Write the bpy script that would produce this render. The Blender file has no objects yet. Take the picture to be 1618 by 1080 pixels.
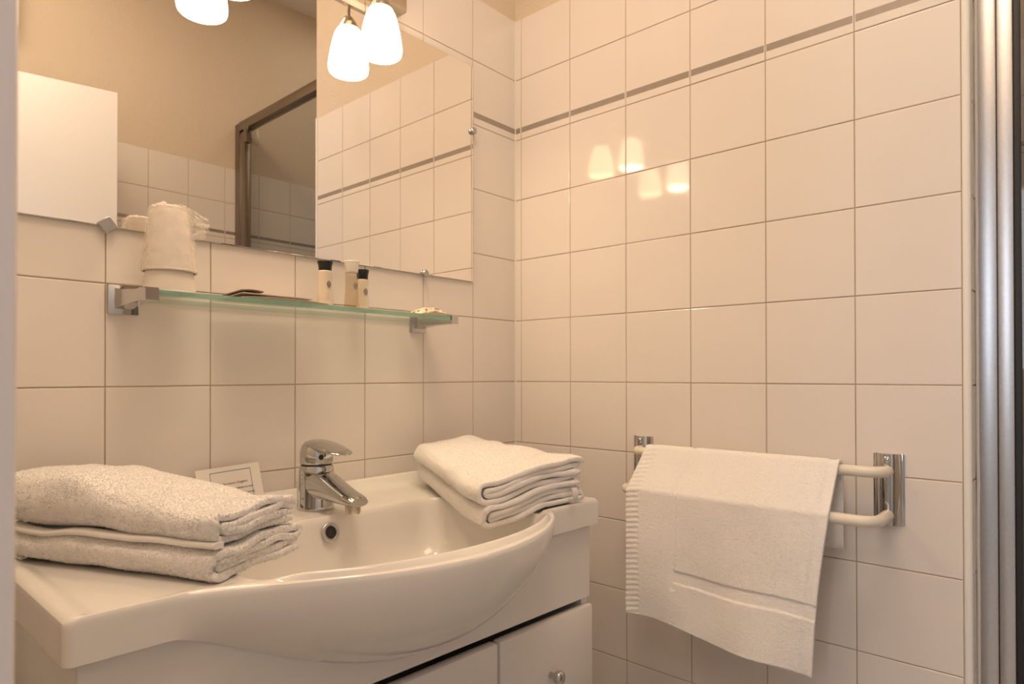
import bpy, bmesh, math, random
from mathutils import Vector, Matrix, noise as mnoise
random.seed(7)
S = bpy.context.scene
COL = S.collection
PI = math.pi

# ------------------------------------------------------------------ camera
cam = bpy.data.cameras.new('camera')
camo = bpy.data.objects.new('camera', cam)
COL.objects.link(camo)
S.camera = camo
cam.sensor_width = 36.0
cam.lens = 1014.378 / 1618 * 36
cam.shift_y = 44.25 / 1618
cam.clip_start = 0.02
YAW, PITCH, ROLL = 0.84390, 0.0068, -0.0008
camo.location = (-1.2021, -1.0573, 1.0677)
camo.rotation_euler = (PI / 2 + PITCH, -ROLL, -YAW)
cam.dof.use_dof = True
cam.dof.focus_distance = 0.92
cam.dof.aperture_fstop = 11.0

# ------------------------------------------------------------------ world, light, exposure
W = bpy.data.worlds.new('world')
S.world = W
W.use_nodes = True
bg = W.node_tree.nodes['Background']
bg.inputs[0].default_value = (0.70, 0.83, 1.0, 1)
bg.inputs[1].default_value = 1.2
CEIL = 2.76
LAMP_STRENGTH = 13.0
BULB_STRENGTH = 122.0
LAMP_COLOR = (1.0, 0.715, 0.43)


def area(name, loc, rot, sx, sy, power, color):
    l = bpy.data.lights.new(name, 'AREA')
    l.shape = 'RECTANGLE'
    l.size, l.size_y = sx, sy
    l.energy = power
    l.color = color
    o = bpy.data.objects.new(name, l)
    o.location = loc
    o.rotation_euler = rot
    COL.objects.link(o)
    return o


# daylight coming through the window of the hall behind the camera
area('window_daylight', (-3.66, -0.70, 1.65), (0, -PI / 2, 0), 1.1, 1.0, 26, (0.82, 0.90, 1.0))
# ceiling lamp of the hall behind the camera
# warm ceiling lamp of the bathroom, above the frame
area('bathroom_ceiling_light', (-.86, -.85, CEIL - .03), (0, 0, 0), 0.54, 0.80, 17, (1.0, 0.765, 0.56))
area('shower_fill_light', (.50, -1.25, CEIL - .03), (0, 0, 0), 0.25, 0.25, 1.9, (1.0, 0.84, 0.68))  # added fill, no lamp seen here: brightens the shower behind the glass
area('hall_ceiling_light', (-2.2, -1.2, 2.6), (0, 0, 0), 0.4, 0.4, 7, (1.0, 0.84, 0.80))
S.view_settings.view_transform = 'Standard'
S.view_settings.look = 'None'
S.view_settings.gamma = 1
S.view_settings.use_curve_mapping = False
S.view_settings.exposure = -0.36
S.cycles.max_bounces = 10
S.cycles.transmission_bounces = 8
S.cycles.transparent_max_bounces = 12
S.cycles.glossy_bounces = 6


# ------------------------------------------------------------------ materials
def new_mat(name):
    m = bpy.data.materials.new(name)
    m.use_nodes = True
    return m, m.node_tree, m.node_tree.nodes['Principled BSDF']


def mat(name, col, rough=.5, metal=0, spec=.5, bump=None, var=None, coat=0, sheen=0, trans=0, ior=1.45, aniso=0, sss=0):
    """bump=(scale, strength, distance); var=(scale, other colour)"""
    m, nt, b = new_mat(name)
    b.inputs['Base Color'].default_value = (*col, 1)
    b.inputs['Roughness'].default_value = rough
    b.inputs['Metallic'].default_value = metal
    b.inputs['Specular IOR Level'].default_value = spec
    b.inputs['Coat Weight'].default_value = coat
    b.inputs['Coat Roughness'].default_value = .04
    b.inputs['Sheen Weight'].default_value = sheen
    b.inputs['Transmission Weight'].default_value = trans
    b.inputs['IOR'].default_value = ior
    if aniso:
        b.inputs['Anisotropic'].default_value = aniso
    tc = nt.nodes.new('ShaderNodeTexCoord')
    if bump:
        n = nt.nodes.new('ShaderNodeTexNoise')
        n.inputs['Scale'].default_value = bump[0]
        n.inputs['Detail'].default_value = 3
        nt.links.new(tc.outputs['Object'], n.inputs['Vector'])
        bp = nt.nodes.new('ShaderNodeBump')
        bp.inputs['Strength'].default_value = bump[1]
        bp.inputs['Distance'].default_value = bump[2]
        nt.links.new(n.outputs['Fac'], bp.inputs['Height'])
        nt.links.new(bp.outputs['Normal'], b.inputs['Normal'])
    if var:
        n2 = nt.nodes.new('ShaderNodeTexNoise')
        n2.inputs['Scale'].default_value = var[0]
        n2.inputs['Detail'].default_value = 4
        nt.links.new(tc.outputs['Object'], n2.inputs['Vector'])
        mx = nt.nodes.new('ShaderNodeMix')
        mx.data_type = 'RGBA'
        mx.inputs['A'].default_value = (*col, 1)
        mx.inputs['B'].default_value = (*var[1], 1)
        nt.links.new(n2.outputs['Fac'], mx.inputs['Factor'])
        nt.links.new(mx.outputs['Result'], b.inputs['Base Color'])
    return m


M = {}
M['tile'] = mat('glazed_tile', (.82, .765, .722), .07, bump=(7, .05, .003), var=(14, (.80, .745, .69)))
M['stripe'] = mat('tile_stripe', (.33, .29, .26), .25, .35, bump=(60, .1, .001), var=(90, (.42, .37, .32)))
M['ceramic'] = mat('sanitary_ceramic', (.82, .79, .75), .09, spec=.55, var=(3, (.80, .77, .73)))
M['chrome'] = mat('chrome', (.57, .565, .56), .06, 1, var=(20, (.53, .53, .53)))
M['clip'] = mat('grey_clip_metal', (.46, .455, .46), .22, 1, var=(20, (.42, .42, .43)))
M['satin'] = mat('satin_nickel', (.62, .56, .48), .24, 1, var=(30, (.55, .50, .43)))
M['steel'] = mat('brushed_aluminium', (.66, .66, .67), .36, 1, bump=(120, .05, .001), var=(200, (.55, .55, .56)))
M['reflect_alu'] = mat('aluminium_brown_reflections', (.30, .26, .22), .30, 1, var=(60, (.24, .21, .18)))  # plain aluminium frame, its brownish reflections put into the base colour
M['black'] = mat('black_rubber', (.02, .02, .022), .5, var=(40, (.03, .03, .03)))
M['cap_black'] = mat('black_plastic', (.012, .012, .013), .3, var=(40, (.02, .02, .02)))
M['cap_white'] = mat('white_plastic_cap', (.92, .86, .80), .35, var=(40, (.80, .74, .68)))
M['lacquer'] = mat('white_lacquer', (.80, .77, .74), .28, var=(5, (.78, .75, .72)))
M['door'] = mat('white_door_paint', (.83, .81, .79), .35, bump=(40, .03, .001), var=(6, (.81, .79, .77)))
M['frame'] = mat('door_frame_paint', (.86, .82, .83), .45, bump=(30, .03, .001), var=(8, (.84, .80, .81)))
M['towel'] = mat('white_terry', (.93, .90, .87), .95, spec=.1, bump=(420, .45, .0018), var=(160, (.88, .85, .82)), sheen=.3)
M['weave'] = mat('white_flat_weave', (.84, .81, .77), .9, spec=.1, bump=(700, .3, .0008), var=(200, (.80, .77, .73)), sheen=.2)
M['railpaint'] = mat('cream_rail_enamel', (.80, .75, .64), .28, var=(10, (.78, .73, .62)))
M['cup'] = mat('cup_plastic', (.82, .74, .66), .35, var=(20, (.80, .72, .64)))
M['paper'] = mat('white_card', (.80, .75, .70), .6, var=(30, (.78, .73, .68)))
M['ink'] = mat('black_ink', (.03, .025, .03), .7, var=(50, (.05, .04, .05)))
M['blueink'] = mat('blue_ink', (.10, .22, .34), .6, var=(50, (.12, .25, .38)))
M['leaf'] = mat('grey_brown_leaflet', (.44, .37, .31), .5, var=(60, (.52, .45, .38)))
M['leaf2'] = mat('pale_brown_leaflet', (.56, .45, .37), .5, var=(60, (.62, .52, .43)))
M['leafdark'] = mat('dark_brown_booklet', (.22, .14, .10), .5, var=(80, (.30, .20, .14)))
M['liquid'] = mat('milky_liquid', (.80, .70, .55), .25, var=(30, (.76, .66, .50)))
M['crest'] = mat('grey_crest_ink', (.22, .19, .17), .6, var=(80, (.28, .24, .2)))
M['box'] = mat('white_wall_box', (.85, .83, .78), .4, var=(10, (.83, .81, .76)))
M['floor'] = mat('beige_floor_tile', (.64, .57, .50), .3, var=(8, (.58, .51, .45)))
M['ceil'] = mat('ceiling_paint', (.86, .81, .75), .8, bump=(60, .1, .002), var=(4, (.84, .79, .73)))
M['hall'] = mat('hall_paint', (.84, .79, .74), .8, bump=(60, .1, .002), var=(4, (.82, .77, .72)))
M['hole_shade'] = mat('painted_hole_shade', (.015, .013, .012), .6, var=(40, (.02, .02, .02)))  # near-black stands in for the shade inside the overflow opening
M['loop'] = mat('white_cotton_tape', (.82, .78, .76), .8, bump=(500, .3, .0006), var=(90, (.78, .74, .72)))


def wall_mat():
    m, nt, b = new_mat('grout_and_woodchip')
    tc = nt.nodes.new('ShaderNodeTexCoord')
    sp = nt.nodes.new('ShaderNodeSeparateXYZ')
    nt.links.new(tc.outputs['Object'], sp.inputs[0])
    gt = nt.nodes.new('ShaderNodeMath')
    gt.operation = 'GREATER_THAN'
    gt.inputs[1].default_value = 1.9495
    nt.links.new(sp.outputs['Z'], gt.inputs[0])
    mx = nt.nodes.new('ShaderNodeMix')
    mx.data_type = 'RGBA'
    mx.inputs['A'].default_value = (.50, .385, .27, 1)
    mx.inputs['B'].default_value = (.70, .60, .48, 1)
    nt.links.new(gt.outputs[0], mx.inputs['Factor'])
    nt.links.new(mx.outputs['Result'], b.inputs['Base Color'])
    b.inputs['Roughness'].default_value = .85
    b.inputs['Specular IOR Level'].default_value = .25
    n = nt.nodes.new('ShaderNodeTexNoise')
    n.inputs['Scale'].default_value = 130
    n.inputs['Detail'].default_value = 4
    nt.links.new(tc.outputs['Object'], n.inputs['Vector'])
    bp = nt.nodes.new('ShaderNodeBump')
    bp.inputs['Strength'].default_value = .55
    bp.inputs['Distance'].default_value = .003
    nt.links.new(n.outputs['Fac'], bp.inputs['Height'])
    nt.links.new(bp.outputs['Normal'], b.inputs['Normal'])
    return m


M['wall'] = wall_mat()


def mirror_mat():
    m, nt, b = new_mat('mirror_silver')
    b.inputs['Base Color'].default_value = (.90, .885, .85, 1)
    b.inputs['Metallic'].default_value = 1
    b.inputs['Roughness'].default_value = 0.0
    return m


M['mirror'] = mirror_mat()
M['mirror_edge'] = mat('mirror_glass_edge', (.50, .52, .46), .15, var=(30, (.44, .47, .41)))


def glass_mat(name, col, alpha_tint, refl=1.0, rough=.0):
    """thin clear glass: transparent with Fresnel reflections (a real pane; both faces modelled)"""
    m, nt, b = new_mat(name)
    nt.nodes.remove(b)
    out = nt.nodes['Material Output']
    tr = nt.nodes.new('ShaderNodeBsdfTransparent')
    tr.inputs[0].default_value = (*alpha_tint, 1)
    gl = nt.nodes.new('ShaderNodeBsdfGlossy')
    gl.inputs[0].default_value = (*col, 1)
    gl.inputs[1].default_value = rough
    fr = nt.nodes.new('ShaderNodeFresnel')
    fr.inputs[0].default_value = 1.45
    mu = nt.nodes.new('ShaderNodeMath')
    mu.operation = 'MULTIPLY'
    mu.inputs[1].default_value = refl
    ge = nt.nodes.new('ShaderNodeNewGeometry')
    bf = nt.nodes.new('ShaderNodeMath')
    bf.operation = 'SUBTRACT'
    bf.inputs[0].default_value = 1.0
    nt.links.new(ge.outputs['Backfacing'], bf.inputs[1])
    m2 = nt.nodes.new('ShaderNodeMath')
    m2.operation = 'MULTIPLY'
    nt.links.new(fr.outputs[0], m2.inputs[0])
    nt.links.new(bf.outputs[0], m2.inputs[1])
    nt.links.new(m2.outputs[0], mu.inputs[0])
    mx = nt.nodes.new('ShaderNodeMixShader')
    nt.links.new(mu.outputs[0], mx.inputs[0])
    nt.links.new(tr.outputs[0], mx.inputs[1])
    nt.links.new(gl.outputs[0], mx.inputs[2])
    nt.links.new(mx.outputs[0], out.inputs[0])
    return m


M['pane'] = glass_mat('shower_glass', (1, 1, 1), (.84, .86, .87))
M['shelfglass'] = glass_mat('shelf_glass', (1, 1, 1), (.93, .975, .94))
M['shelfedge'] = mat('green_glass_edge', (.25, .46, .36), .10, var=(30, (.38, .60, .48)), trans=.35, ior=1.3)
M['bottle'] = glass_mat('clear_bottle', (1, 1, 1), (.90, .86, .80), .9, .08)


def film_mat():
    m, nt, b = new_mat('crinkled_film')
    b.inputs['Base Color'].default_value = (.95, .90, .82, 1)
    b.inputs['Roughness'].default_value = .16
    b.inputs['Alpha'].default_value = .30
    tc = nt.nodes.new('ShaderNodeTexCoord')
    n = nt.nodes.new('ShaderNodeTexNoise')
    n.inputs['Scale'].default_value = 70
    n.inputs['Detail'].default_value = 5
    nt.links.new(tc.outputs['Object'], n.inputs['Vector'])
    bp = nt.nodes.new('ShaderNodeBump')
    bp.inputs['Strength'].default_value = 1
    bp.inputs['Distance'].default_value = .004
    nt.links.new(n.outputs['Fac'], bp.inputs['Height'])
    nt.links.new(bp.outputs['Normal'], b.inputs['Normal'])
    return m


M['film'] = film_mat()


def wrapper_mat():
    m, nt, b = new_mat('printed_wrapper')
    tc = nt.nodes.new('ShaderNodeTexCoord')
    n = nt.nodes.new('ShaderNodeTexVoronoi')
    n.inputs['Scale'].default_value = 85
    nt.links.new(tc.outputs['Object'], n.inputs['Vector'])
    r = nt.nodes.new('ShaderNodeValToRGB')
    r.color_ramp.elements[0].color = (.20, .09, .04, 1)
    r.color_ramp.elements[0].position = .22
    r.color_ramp.elements[1].color = (.85, .70, .55, 1)
    r.color_ramp.elements[1].position = .36
    nt.links.new(n.outputs['Distance'], r.inputs[0])
    nt.links.new(r.outputs[0], b.inputs['Base Color'])
    b.inputs['Roughness'].default_value = .2
    return m


M['wrapper'] = wrapper_mat()


def emis_mat(name, col, st):
    m, nt, b = new_mat(name)
    b.inputs['Base Color'].default_value = (.9, .88, .84, 1)
    b.inputs['Emission Color'].default_value = (*col, 1)
    b.inputs['Emission Strength'].default_value = st
    b.inputs['Roughness'].default_value = .3
    return m


M['shade'] = emis_mat('lit_opal_glass', LAMP_COLOR, LAMP_STRENGTH)
M['bulb'] = emis_mat('lit_bulb', LAMP_COLOR, BULB_STRENGTH)


# ------------------------------------------------------------------ mesh helpers
class MB:
    def __init__(self):
        self.v, self.f, self.m = [], [], []

    def add(self, vs, fs, mi=0):
        o = len(self.v)
        self.v += [tuple(p) for p in vs]
        self.f += [tuple(i + o for i in f) for f in fs]
        self.m += [mi] * len(fs)

    def box(self, x0, x1, y0, y1, z0, z1, b=0, mi=0):
        if x0 > x1: x0, x1 = x1, x0
        if y0 > y1: y0, y1 = y1, y0
        if z0 > z1: z0, z1 = z1, z0
        bm = bmesh.new()
        bmesh.ops.create_cube(bm, size=1)
        for v in bm.verts:
            v.co = Vector(((x0 + x1) / 2 + v.co.x * (x1 - x0), (y0 + y1) / 2 + v.co.y * (y1 - y0), (z0 + z1) / 2 + v.co.z * (z1 - z0)))
        if b:
            bmesh.ops.bevel(bm, geom=list(bm.edges), offset=b, segments=2, affect='EDGES', profile=.5)
        bm.verts.index_update()
        self.add([v.co[:] for v in bm.verts], [[v.index for v in f.verts] for f in bm.faces], mi)
        bm.free()
        return self

    def rings(self, rs, mi=0, close=True, cap0=False, cap1=False):
        n = len(rs[0])
        o = len(self.v)
        for r in rs:
            self.v += [tuple(p) for p in r]
        fs = []
        for i in range(len(rs) - 1):
            for j in range(n if close else n - 1):
                k = (j + 1) % n
                fs.append((o + i * n + j, o + i * n + k, o + (i + 1) * n + k, o + (i + 1) * n + j))
        if cap0:
            fs.append(tuple(o + j for j in reversed(range(n))))
        if cap1:
            fs.append(tuple(o + (len(rs) - 1) * n + j for j in range(n)))
        self.f += fs
        self.m += [mi] * len(fs)
        return self

    def lathe(self, prof, c=(0, 0, 0), n=32, mi=0, axis='z', caps=(True, True)):
        rs = []
        for r, h in prof:
            ring = []
            for j in range(n):
                a = 2 * PI * j / n
                p = (r * math.cos(a), r * math.sin(a), h)
                if axis == 'y':
                    p = (p[0], p[2], -p[1])
                elif axis == 'x':
                    p = (p[2], p[1], -p[0])
                ring.append((c[0] + p[0], c[1] + p[1], c[2] + p[2]))
            rs.append(ring)
        return self.rings(rs, mi, True, caps[0], caps[1])

    def tube(self, pts, r, n=14, mi=0):
        """tube through points, r number or list"""
        P = [Vector(p) for p in pts]
        rs = []
        up = None
        for i, p in enumerate(P):
            t = (P[min(i + 1, len(P) - 1)] - P[max(i - 1, 0)]).normalized()
            if up is None:
                up = t.orthogonal().normalized()
            up = (up - t * up.dot(t)).normalized()
            s = t.cross(up)
            rr = r[i] if isinstance(r, (list, tuple)) else r
            rs.append([p + (up * math.cos(2 * PI * j / n) + s * math.sin(2 * PI * j / n)) * rr for j in range(n)])
        return self.rings(rs, mi, True, True, True)

    def map(self, fn):
        self.v = [fn(*p) for p in self.v]
        return self

    def build(self, name, mats, parent=None, smooth=None, recalc=True, origin=None):
        me = bpy.data.meshes.new(name)
        vs = self.v
        if origin is not None:
            vs = [(p[0] - origin[0], p[1] - origin[1], p[2] - origin[2]) for p in vs]
        me.from_pydata(vs, [], self.f)
        if not isinstance(mats, (list, tuple)):
            mats = [mats]
        for m in mats:
            me.materials.append(m)
        me.polygons.foreach_set('material_index', self.m)
        if recalc:
            bm = bmesh.new()
            bm.from_mesh(me)
            bmesh.ops.remove_doubles(bm, verts=bm.verts, dist=1e-6)
            bmesh.ops.recalc_face_normals(bm, faces=bm.faces)
            bm.to_mesh(me)
            bm.free()
        if smooth is not None:
            me.polygons.foreach_set('use_smooth', [True] * len(me.polygons))
            me.set_sharp_from_angle(angle=math.radians(smooth))
        me.update()
        o = bpy.data.objects.new(name, me)
        COL.objects.link(o)
        if parent is not None:
            o.parent = parent
        if origin is not None:
            o.location = Vector(origin) - (parent.location if parent is not None else Vector())
        elif parent is not None:
            o.location = -parent.location
        return o


def tag(o, label=None, cat=None, group=None, kind=None):
    if label: o['label'] = label
    if cat: o['category'] = cat
    if group: o['group'] = group
    if kind: o['kind'] = kind
    return o


def thing(name, loc, label, cat, group=None):
    o = bpy.data.objects.new(name, None)
    o.empty_display_size = .03
    COL.objects.link(o)
    o.location = loc
    return tag(o, label, cat, group)


def struct(o, label=None, cat=None):
    return tag(o, label, cat, kind='structure')


def nz(x, y, z):
    return mnoise.noise(Vector((x, y, z)))


def smoothstep(a, b, x):
    t = max(0, min(1, (x - a) / (b - a)))
    return t * t * (3 - 2 * t)


# ------------------------------------------------------------------ room shell
GR = .0012                       # grout lies this far behind the tile faces
OPP = -1.68
LEFT = -1.15
struct(MB().box(LEFT - .12, .97, OPP - .1, .10, -.08, 0).build('floor', M['floor']), 'beige bathroom floor below the vanity unit', 'floor')
struct(MB().box(LEFT - .12, .97, OPP - .1, .10, CEIL, CEIL + .06).build('ceiling', M['ceil']), 'white bathroom ceiling above the papered walls', 'ceiling')
wall_back = struct(MB().box(LEFT - .12, .12, GR, .10, 0, CEIL).build('wall_back', M['wall']), 'cream tiled wall behind the mirror and the washbasin', 'wall')
RW = -.9270
wall_right = struct(MB().box(GR, .12, RW, GR, 0, CEIL).build('wall_right', M['wall']), 'cream tiled wall carrying the towel rail', 'wall')
wall_opp = struct(MB().box(LEFT - .12, .97, OPP - GR, OPP - .1, 0, CEIL).build('wall_front', M['wall']), 'wall opposite the mirror, tiled below and papered above', 'wall')
wall_shower = struct(MB().box(.95 + GR, 1.05, OPP, RW + .05, 0, CEIL).build('wall_shower', M['wall']), 'far tiled wall inside the shower', 'wall')
wall_recess = struct(MB().box(.12, .95, RW + .002, RW + .10, 0, CEIL).build('wall_recess', M['wall']), 'side wall of the shower recess behind the towel rail wall', 'wall')
# left wall with the doorway the camera looks through
DO0, DO1, DH = -.785, -1.60, 2.06
w = MB()
w.box(LEFT - .11, LEFT, DO0 + .03, GR, 0, CEIL)
w.box(LEFT - .11, LEFT, OPP, DO1 - .03, 0, CEIL)
w.box(LEFT - .11, LEFT, DO1 - .03, DO0 + .03, DH + .03, CEIL)
wall_left = struct(w.build('wall_left', M['hall']), 'plain wall with the doorway beside the vanity unit', 'wall')
# door lining (the blurred lilac-white upright at the left of the photo), a touch out of plumb
w = MB()
w.box(LEFT - .115, LEFT, DO0, DO0 + .03, 0, DH, .004)
w.map(lambda x, y, z: (x, y - .008 * (z - 1.06), z))
struct(w.build('trim_1', M['frame'], smooth=30), 'blurred white door frame upright nearest the camera', 'door frame')
w = MB().box(LEFT - .115, LEFT, DO1 - .03, DO1, 0, DH, .004)
w.box(LEFT - .115, LEFT, DO1 - .03, DO0 + .03, DH, DH + .03, .004)
struct(w.build('trim_2', M['frame'], smooth=30), 'white door frame upright and head on the hinge side', 'door frame')

# hall behind the camera with its window
HX = -3.6
struct(MB().box(HX - .1, LEFT - .12, -2.6, .9, -.08, 0).build('floor_hall', M['floor']), 'floor of the hall outside the bathroom door', 'floor')
struct(MB().box(HX - .1, LEFT - .12, -2.6, .9, CEIL, CEIL + .06).build('ceiling_hall', M['ceil']), 'ceiling of the hall outside the bathroom door', 'ceiling')
w = MB()
WY0, WY1, WZ0, WZ1 = -1.25, -.15, 1.0, 2.25
w.box(HX - .1, HX, -2.6, WY0, 0, CEIL).box(HX - .1, HX, WY1, .9, 0, CEIL)
w.box(HX - .1, HX, WY0, WY1, 0, WZ0).box(HX - .1, HX, WY0, WY1, WZ1, CEIL)
struct(w.build('wall_hall_far', M['hall']), 'hall wall with the window behind the camera', 'wall')
struct(MB().box(HX, LEFT - .12, -2.7, -2.6, 0, CEIL).build('wall_hall_left', M['hall']), 'side wall of the hall beyond the door hinge', 'wall')
struct(MB().box(HX, LEFT - .12, .9, 1.0, 0, CEIL).build('wall_hall_right', M['hall']), 'side wall of the hall behind the mirror wall', 'wall')
w = MB()
for a, b_ in ((WY0, WY0 + .05), (WY1 - .05, WY1), ((WY0 + WY1) / 2 - .025, (WY0 + WY1) / 2 + .025)):
    w.box(HX - .05, HX, a, b_, WZ0, WZ1)
w.box(HX - .05, HX, WY0, WY1, WZ0, WZ0 + .05).box(HX - .05, HX, WY0, WY1, WZ1 - .05, WZ1)
struct(w.build('window_1', M['door']), 'white framed hall window behind the camera', 'window')

# ------------------------------------------------------------------ tiles, each its own object
_tile_cache = {}
J = .0018


def tile_mesh(wd, ht, decor):
    key = (round(wd, 4), round(ht, 4), decor)
    if key in _tile_cache:
        return _tile_cache[key]
    w2, h2 = (wd - J) / 2, (ht - J) / 2
    b = MB()

    def rect(i, d):
        return [(-w2 + i, d, -h2 + i), (w2 - i, d, -h2 + i), (w2 - i, d, h2 - i), (-w2 + i, d, h2 - i)]
    b.rings([rect(0, GR * .97), rect(0, GR * .55), rect(.0004, GR * .2), rect(.0014, 0)], 0)
    i = .0014
    if decor:
        zs = [-h2 + i, -h2 + .0155, -h2 + .0287, h2 - i]
        vs = [(x, 0, z) for z in zs for x in (-w2 + i, w2 - i)]
        b.add(vs, [(0, 1, 3, 2), (4, 5, 7, 6)], 0)
        b.add([(x, 0, z) for z in zs[1:3] for x in (-w2 + i, w2 - i)], [(0, 1, 3, 2)], 1)
    else:
        b.add(rect(i, 0), [(0, 1, 2, 3)], 0)
    o = b.build('tile', [M['tile'], M['stripe']])
    COL.objects.unlink(o)
    me = o.data
    bpy.data.objects.remove(o)
    _tile_cache[key] = me
    return me


def tile_wall(parent, place, rot, joints, z_from=0, z_to=13):
    """joints: sorted positions along the wall; place(u, z) -> world point of the tile face; rot: turn about z"""
    for a, b_ in zip(joints[:-1], joints[1:]):
        for k in range(z_from, z_to):
            me = tile_mesh(b_ - a, .15, k == 11)
            o = bpy.data.objects.new('tile', me)
            COL.objects.link(o)
            o.parent = parent
            o.location = place((a + b_) / 2, .15 * k + .075)
            sm = .2 if (b_ - a) < .04 else 1
            o.rotation_euler = (random.gauss(0, .0013), 0, rot + random.gauss(0, .0013) * sm)


# back wall (faces -Y): tile local front is -Y
jb = [LEFT + .0005] + [-(.149 + .15 * k) for k in range(6, -1, -1)] + [.0008]
tile_wall(wall_back, lambda u, z: (u, 0, z), 0, jb)
# right wall (faces -X)
jr = [-(.1687 + .15 * k) for k in range(5, -1, -1)] + [-.0187, .0004]
tile_wall(wall_right, lambda u, z: (0, u, z), -PI / 2, jr)
# opposite wall (faces +Y), seen in the mirror
jo = [LEFT + .02] + [.0245 + .15 * k for k in range(-7, 7)] + [.949]
tile_wall(wall_opp, lambda u, z: (u, OPP, z), PI, jo)
# shower far wall (faces -X) and recess side wall (faces -Y)
js = [OPP + .001 + .15 * k for k in range(0, 6)]
tile_wall(wall_shower, lambda u, z: (.95, u, z), -PI / 2, js[:-1] + [RW])
tile_wall(wall_recess, lambda u, z: (u, RW + .0005, z), 0, [.1245 + .15 * k for k in range(0, 6)] + [.948])
# the narrow return of the towel rail wall (faces -Y)
tile_wall(wall_right, lambda u, z: (u, RW - .0013, z), 0, [.004, .1185])
# rounded white edge bead at the end of the towel rail wall
w = MB()
prof = [(.0035 * math.cos(a) * 1.25, -.0045 * math.sin(a)) for a in [PI * k / 10 for k in range(11)]]
bead = []
for zz in (0, 1.95):
    bead.append([(.0012 - .004 * math.sin(a), -.9248 + .0057 * math.cos(a), zz) for a in [PI * k / 12 for k in range(13)]] + [(.004, -.9305, zz), (.004, -.9191, zz)])
w.rings(bead, 0, True, True, True)
struct(w.build('trim_3', M['box'], smooth=40), 'white edge bead at the end of the towel rail wall', 'trim')

struct(MB().box(-.0018, .0010, -.0018, .0010, 0, 1.95).build('trim_4', M['box']), 'pale joint line in the corner between the two tiled walls', 'trim')

# ------------------------------------------------------------------ open door seen in the mirror
hinge = Vector((LEFT - .004, -1.590, 0))
tip = Vector((-.4555, -1.4387, 0))
d = (tip - hinge)
ang = math.atan2(d.y, d.x)
dl = d.length
door = struct(MB().box(0, dl, -.036, 0, .01, 2.04, .002).build('door_1', M['door'], smooth=30), 'plain white door standing open, seen in the mirror', 'door')
door.location = hinge
door.rotation_euler = (0, 0, ang)
h = MB().lathe([(.024, 0), (.024, .006), (.010, .008), (.010, .045)], (dl - .06, 0, 1.05), 20, axis='y')
h.tube([(dl - .06, .042, 1.05), (dl - .10, .046, 1.05), (dl - .17, .046, 1.05)], .009)
h.build('handle', M['steel'], door, 40)
wb = tag(MB().box(-.86, -.697, OPP + .001, OPP + .06, 2.24, 2.50, .004).build('wall_box', M['box'], smooth=30),
         'white box high on the papered wall above the open door, at the mirror edge', 'wall box')

# ------------------------------------------------------------------ shower enclosure
sh = thing('shower_enclosure', (.085, -1.3, 0), 'shower screen of grey glass in a metal frame, right of the towel rail wall', 'shower screen')
FX0, FX1 = .066, .100
b = MB().box(FX0, FX1, -.9562, RW - .0035, .06, 2.14, .0025)
b.build('wall_profile', M['steel'], sh, 30)['label'] = 'silver aluminium wall profile'
MB().box(FX0 + .003, FX1 - .002, -.9775, -.9568, .06, 2.14, .002).build('door_stile', M['steel'], sh, 30)
MB().box(FX0 + .006, FX1 - .006, -.9862, -.9778, .06, 2.10, .001).build('gasket', M['black'], sh, 30)
MB().box(FX0 + .014, FX1 - .014, -1.594, -.982, .10, 2.102).build('pane', M['pane'], sh)
MB().box(FX0, FX1, OPP + .002, -1.640, .06, 2.14, .0025).build('wall_post', M['reflect_alu'], sh, 30)['label'] = 'aluminium post at the far wall, brownish reflections in its colour'
MB().box(FX0 + .003, FX1 - .003, -1.6395, -1.594, .06, 2.10, .002).build('far_stile', M['reflect_alu'], sh, 30)
MB().box(FX0 - .002, FX1 + .002, -1.6395, -.957, 2.1025, 2.142, .003).build('top_rail', M['reflect_alu'], sh, 30)
MB().box(FX0 - .002, FX1 + .002, -1.6395, -.957, .06, .0995, .003).build('bottom_rail', M['reflect_alu'], sh, 30)
b = MB().box(FX0 - .016, FX0 + .012, -1.572, -1.548, 2.035, 2.100, .004)
b.build('roller_bracket', M['reflect_alu'], sh, 30)
w = MB().box(.062, .948, OPP + .002, RW - .003, 0, .055, .008)
w.box(.12, .90, OPP + .06, RW - .06, .0551, .0553)
tag(w.build('shower_tray', M['ceramic'], smooth=30), 'white shower tray inside the glass screen', 'shower tray')

# ------------------------------------------------------------------ mirror
MX0, MX1, MZ0, MZ1 = -1.047, -.155, 1.2815, 1.7795
mir = thing('wall_mirror', (-.60, -.006, MZ0), 'frameless wall mirror held by small metal clips above the glass shelf', 'mirror')
b = MB().box(MX0, MX1, -.0058, -.0012, MZ0, MZ1)
b.build('glass', [M['mirror_edge']], mir)
b = MB()
e = .0012
b.rings([[(MX0, -.0058, MZ0), (MX1, -.0058, MZ0), (MX1, -.0058, MZ1), (MX0, -.0058, MZ1)],
         [(MX0 + e, -.0064, MZ0 + e), (MX1 - e, -.0064, MZ0 + e), (MX1 - e, -.0064, MZ1 - e), (MX0 + e, -.0064, MZ1 - e)]], 0)
b.add([(MX0 + e, -.0064, MZ0 + e), (MX1 - e, -.0064, MZ0 + e), (MX1 - e, -.0064, MZ1 - e), (MX0 + e, -.0064, MZ1 - e)], [(0, 1, 2, 3)], 0)
b.add([(MX0, -.0058, MZ0), (MX1, -.0058, MZ0), (MX1, -.0058, MZ1), (MX0, -.0058, MZ1)], [(0, 3, 2, 1)], 0)
b.build('silvering', [M['mirror']], mir)


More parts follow.
